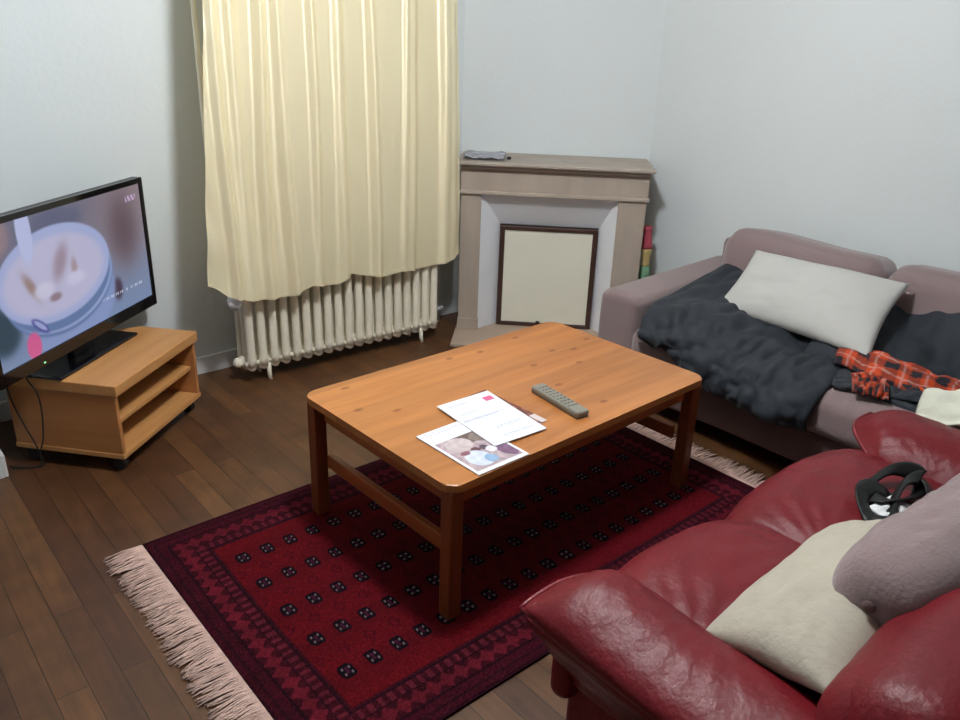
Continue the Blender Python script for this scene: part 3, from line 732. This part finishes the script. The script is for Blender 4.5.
# ------------------------------------------------------------ red leather sofa, backrest towards the camera
S1=empty('leather_sofa',(0,0,0)); tag(S1,'dark red leather two seat sofa in the foreground, seen from behind its backrest','sofa')
def crease(x,y,cx,cy,s=1.):
    """leather creases that radiate from a seam"""
    a=math.atan2(y-cy,x-cx); r=math.hypot(x-cx,y-cy)
    return math.sin(a*22+3*N3(x*4,y*4))*math.exp(-r*5)*s
def seat(x0,x1,k):
    cx=(x0+x1)/2; hx=(x1-x0)/2
    def S(u,v):
        # u across the seat, v from the back (0) over the front edge (1)
        crown=(1-abs(2*u-1)**2.6)
        top=.395+.046*crown
        pts=[(.26,top-.02),(.42,top-.012),(.58,top),(.72,top+.006),(.835,top-.002),(.91,top-.045),(.94,top-.12),(.915,.20),(.90,.09)]
        y,z=path(pts,v)
        y+= -.022*(1-crown)*sm(.4,.7,v)
        return (x0+(x1-x0)*u,y,z)
    def W(u,v):
        e=(1-abs(2*u-1)**8)
        x,y,z=S(u,v)
        w=.0045*N3(x*7,y*7,k)+.0035*N3(x*18,y*9,k+3.)
        w+=.006*crease(x,y,x0,.62)+.006*crease(x,y,x1,.62)+.004*crease(x,y,x1,.84)
        return e*w*.8
    return quilt('seat_cushion',S,70,80,lambda u,v:.02*edge_round(u,v,8,.5),LEATHER,S1,W)
seat(1.10,1.685,1.); seat(1.675,2.30,2.)
# body under the seats and the back
boxo('base_frame',(1.06,2.41,.0,.86,.05,.365),LEATHER,S1,.02)
def rolled_arm(xo,xi,k,dz=0.):
    """padded arm; xo = outer side x, xi = inner side x"""
    sgn=1 if xi>xo else -1; w=abs(xi-xo)
    def S(u,v):
        # u from the back (0) to the front (1); v around from outer seam (0) over the top to the seat (1)
        y=-.02+.93*u
        nose=sm(.80,1.,u)
        prof=[(0,.452),(.008,.476),(.05,.500),(.13,.518),(.20,.508),(.25,.478),(.285,.425),(.28,.36)]
        px,pz=path(prof,v)
        px*=w/.285
        # front of the arm rolls down
        z=pz-.0*nose
        hump=.010*math.sin(u*7+k)
        z+=hump*(1-abs(2*v-1)**2)
        d=nose*nose
        z=z*(1-d)+(.452+(z-.452)*(1-.8*d) if z>.452 else z)*d
        z-=.03*sm(.0,1,1-u)*0
        x=xo+sgn*(px*(1-.04*d)+.012*d)
        y-=(.07+.08*(k==2.))*sm(.35,1,v)*nose
        return (x,y,z+dz)
    def W(u,v):
        x,y,z=S(u,v)
        return edge_round(u,v,10,.5)*(.003*N3(x*5,y*5,k)+.0016*N3(x*20,y*9,k+2)+.002*crease(x,y,xi,.60)+.002*crease(x,y,xi,.86))
    a=empty('armrest',(0,0,0)); a.parent=S1
    quilt('arm_pad',S,90,50,lambda u,v:.02*edge_round(u,v,10,.5),LEATHER,a,W)
    bm=bmesh.new(); tube(bm,[S(i/60,0.) for i in range(61)],.0055,n=8); 
    fromb('piping',bm,LEATHERP,a,True)
    bm=bmesh.new(); tube(bm,[S(1,i/24) for i in range(25)],.0055,n=8); fromb('piping',bm,LEATHERP,a,True)
    # roll under the seam, tapering back to the upright side
    def S3(u,v):
        y=-.02+.915*u
        pr=[(.004,.452),(.016,.42),(.045,.39),(.065,.35),(.095,.31),(.105,.27)]
        px,pz=path(pr,v); return (xo+sgn*px*(w/.285),y-.03*v,pz+dz)
    quilt('arm_side',S3,60,24,lambda u,v:.015*edge_round(u,v,10,.5),LEATHER,a,lambda u,v:.003*N3(u*9,v*5,k))
    # front facing of the arm
    lo,hi=sorted((xo+sgn*.05,xi+sgn*.0)); 
    softo('arm_front',((lo+hi)/2,.845-.05*(k==2.),.33),((hi-lo)/2-.012,.03,.105),.028,LEATHER,a,14)
    lo,hi=sorted((xo+sgn*.10,xi+sgn*.0))
    boxo('arm_base',(lo,hi,.0,.845,.03,.38),LEATHER,a,.012)
rolled_arm(.93,1.18,1.); rolled_arm(2.53,2.225,2.,-.024)
# backrest cushions
def backc(x0,x1,k,top):
    def fn(P,u):
        P.y+= .035*(1-u.x**2)*(1-u.z**2)*(u.y>0)
        P.z+= .022*(1-u.x**2)*max(0,u.z)-.02*abs(u.x)**6*max(0,u.z)
        w=.006*N3(P.x*7+k,P.y*7,P.z*7)+.004*N3(P.x*20,P.z*12,k)
        return P+Vector((0,1,.4))*w
    softo('back_cushion',((x0+x1)/2,.20,.50),((x1-x0)/2,.125,top-.50),.11,LEATHER,S1,30,fn,Matrix.Rotation(math.radians(-8),4,'X').to_4x4())
backc(.96,1.67,1.,.685); backc(1.66,2.37,2.,.685)
softo('back_panel',(1.71,.03,.34),(.72,.06,.27),.05,LEATHER,S1,18,wob(.004,4))
for x in (1.08,2.36):
    for y in (.08,.78):
        bm=bmesh.new(); tube(bm,[(x,y,0),(x,y,.055)],.024,n=14); fromb('foot',bm,BLACKP,S1)
# cushions and strap
tag(cushion('cushion',[(1.16,.632,.458),(1.755,.635,.470),(1.68,.34,.61),(1.10,.35,.55)],.17,BEIGE,None,.05,seed=8.,wr=.008,N=52),'pale beige square cushion lying on the red leather seat','cushion')
def mv(u,v):
    # long soft bolster like cushion with blunt ends
    c0=Vector((1.285,.39,.62)); c1=Vector((2.0,.31,.672)); c=c0.lerp(c1,u)
    e=(1-abs(2*u-1)**7)**.5 if 0<u<1 else 0.
    return c+Vector((.012,.115,-.055))*(2*v-1)*(.35+.65*e)*.92
MC=empty('bolster_cushion',(0,0,0)); tag(MC,'mauve bolster cushion lying on top of the beige cushion','cushion')
quilt('cover',mv,70,44,lambda u,v:.19*max(0,(1-abs(2*u-1)**8)*(1-abs(2*v-1)**2.2))**.5,MAUVE,MC,lambda u,v:edge_round(u,v,3,.5)*(.010*N3(u*6,v*4,3.)+.006*N3(u*16,v*7,6.)))
bm=bmesh.new(); q=mv(0,.5); bmesh.ops.create_uvsphere(bm,u_segments=14,v_segments=8,radius=.012,matrix=Matrix.Translation(q+Vector((-.004,0,0)))@Matrix.Diagonal((.5,1,1,1))); fromb('end_button',bm,MAUVED,MC,True)
ST=empty('black_strap',(0,0,0)); tag(ST,'tangled shiny black strap on the red seat next to the mauve cushion','strap')
def loop(cx,cy,rx,ry,rz,zz,n=44,w=.042,th=.006,tilt=.02,ph=0.):
    def S(u,v):
        a=2*math.pi*u; x=rx*math.cos(a)*(1+.08*math.sin(3*a+ph)); y=ry*math.sin(a)*(1+.1*math.sin(2*a+ph)); c,s=math.cos(rz),math.sin(rz)
        k=2*v-1; q=1+k*w/(rx+ry)
        return (cx+(x*c-y*s)*q, cy+(x*s+y*c)*q, zz+tilt*math.sin(a+ph)+.010*math.sin(2*a)+.014*k*math.sin(a*1.5+ph))
    return S
STM=mat('glossy_black_strap',(6,6,8),.42,bump=.2,bscale=60,spec=.35)
for nm,Sx in (('band',loop(1.915,.60,.080,.062,.4,.462,tilt=.012)),('band',loop(2.01,.63,.085,.052,-.3,.476,tilt=.014,ph=1.)),('band',loop(1.975,.57,.10,.04,.2,.484,tilt=.01,ph=2.))):
    quilt(nm,Sx,60,8,lambda u,v:.008*max(0,1-abs(2*v-1)**4)**.5,STM,ST)
k=cushion('paper_tissue',[(1.865,.575,.458),(1.985,.555,.46),(2.0,.625,.462),(1.885,.64,.46)],.014,WHITEP,None,.03,wr=.006,N=20)
tag(k,'small crumpled white tissue inside the loops of the black strap','tissue')

# ------------------------------------------------------------ light
ld=bpy.data.lights.new('ceiling_bulb','POINT'); ld.energy=107; ld.shadow_soft_size=.12; ld.color=(.975,1.0,1.035)
lo=bpy.data.objects.new('ceiling_bulb',ld); C.objects.link(lo); lo.location=(1.36,1.56,2.40)
w=bpy.data.worlds.new('world'); bpy.context.scene.world=w; w.use_nodes=True; w.node_tree.nodes['Background'].inputs[0].default_value=(.02,.022,.03,1)

# ------------------------------------------------------------ camera
f=792.6; yaw,pit,rol=math.radians(41.41),math.radians(22.35),math.radians(-2.14)
F=Vector((math.sin(yaw)*math.cos(pit),math.cos(yaw)*math.cos(pit),-math.sin(pit))); rt=Vector((math.cos(yaw),-math.sin(yaw),0)); dn=F.cross(rt)
Rt=rt*math.cos(rol)+dn*math.sin(rol); Dn=-rt*math.sin(rol)+dn*math.cos(rol)
cd=bpy.data.cameras.new('camera'); cd.sensor_width=36; cd.lens=f/960*36; cd.clip_start=.02
co=bpy.data.objects.new('camera',cd); C.objects.link(co)
M=Matrix((( Rt.x,-Dn.x,-F.x,0),(Rt.y,-Dn.y,-F.y,0),(Rt.z,-Dn.z,-F.z,1.533),(0,0,0,1))); co.matrix_world=M
sc=bpy.context.scene; sc.camera=co
sc.view_settings.view_transform='Standard'; sc.view_settings.look='None'; sc.view_settings.gamma=1; sc.view_settings.exposure=0.0; sc.view_settings.use_curve_mapping=False
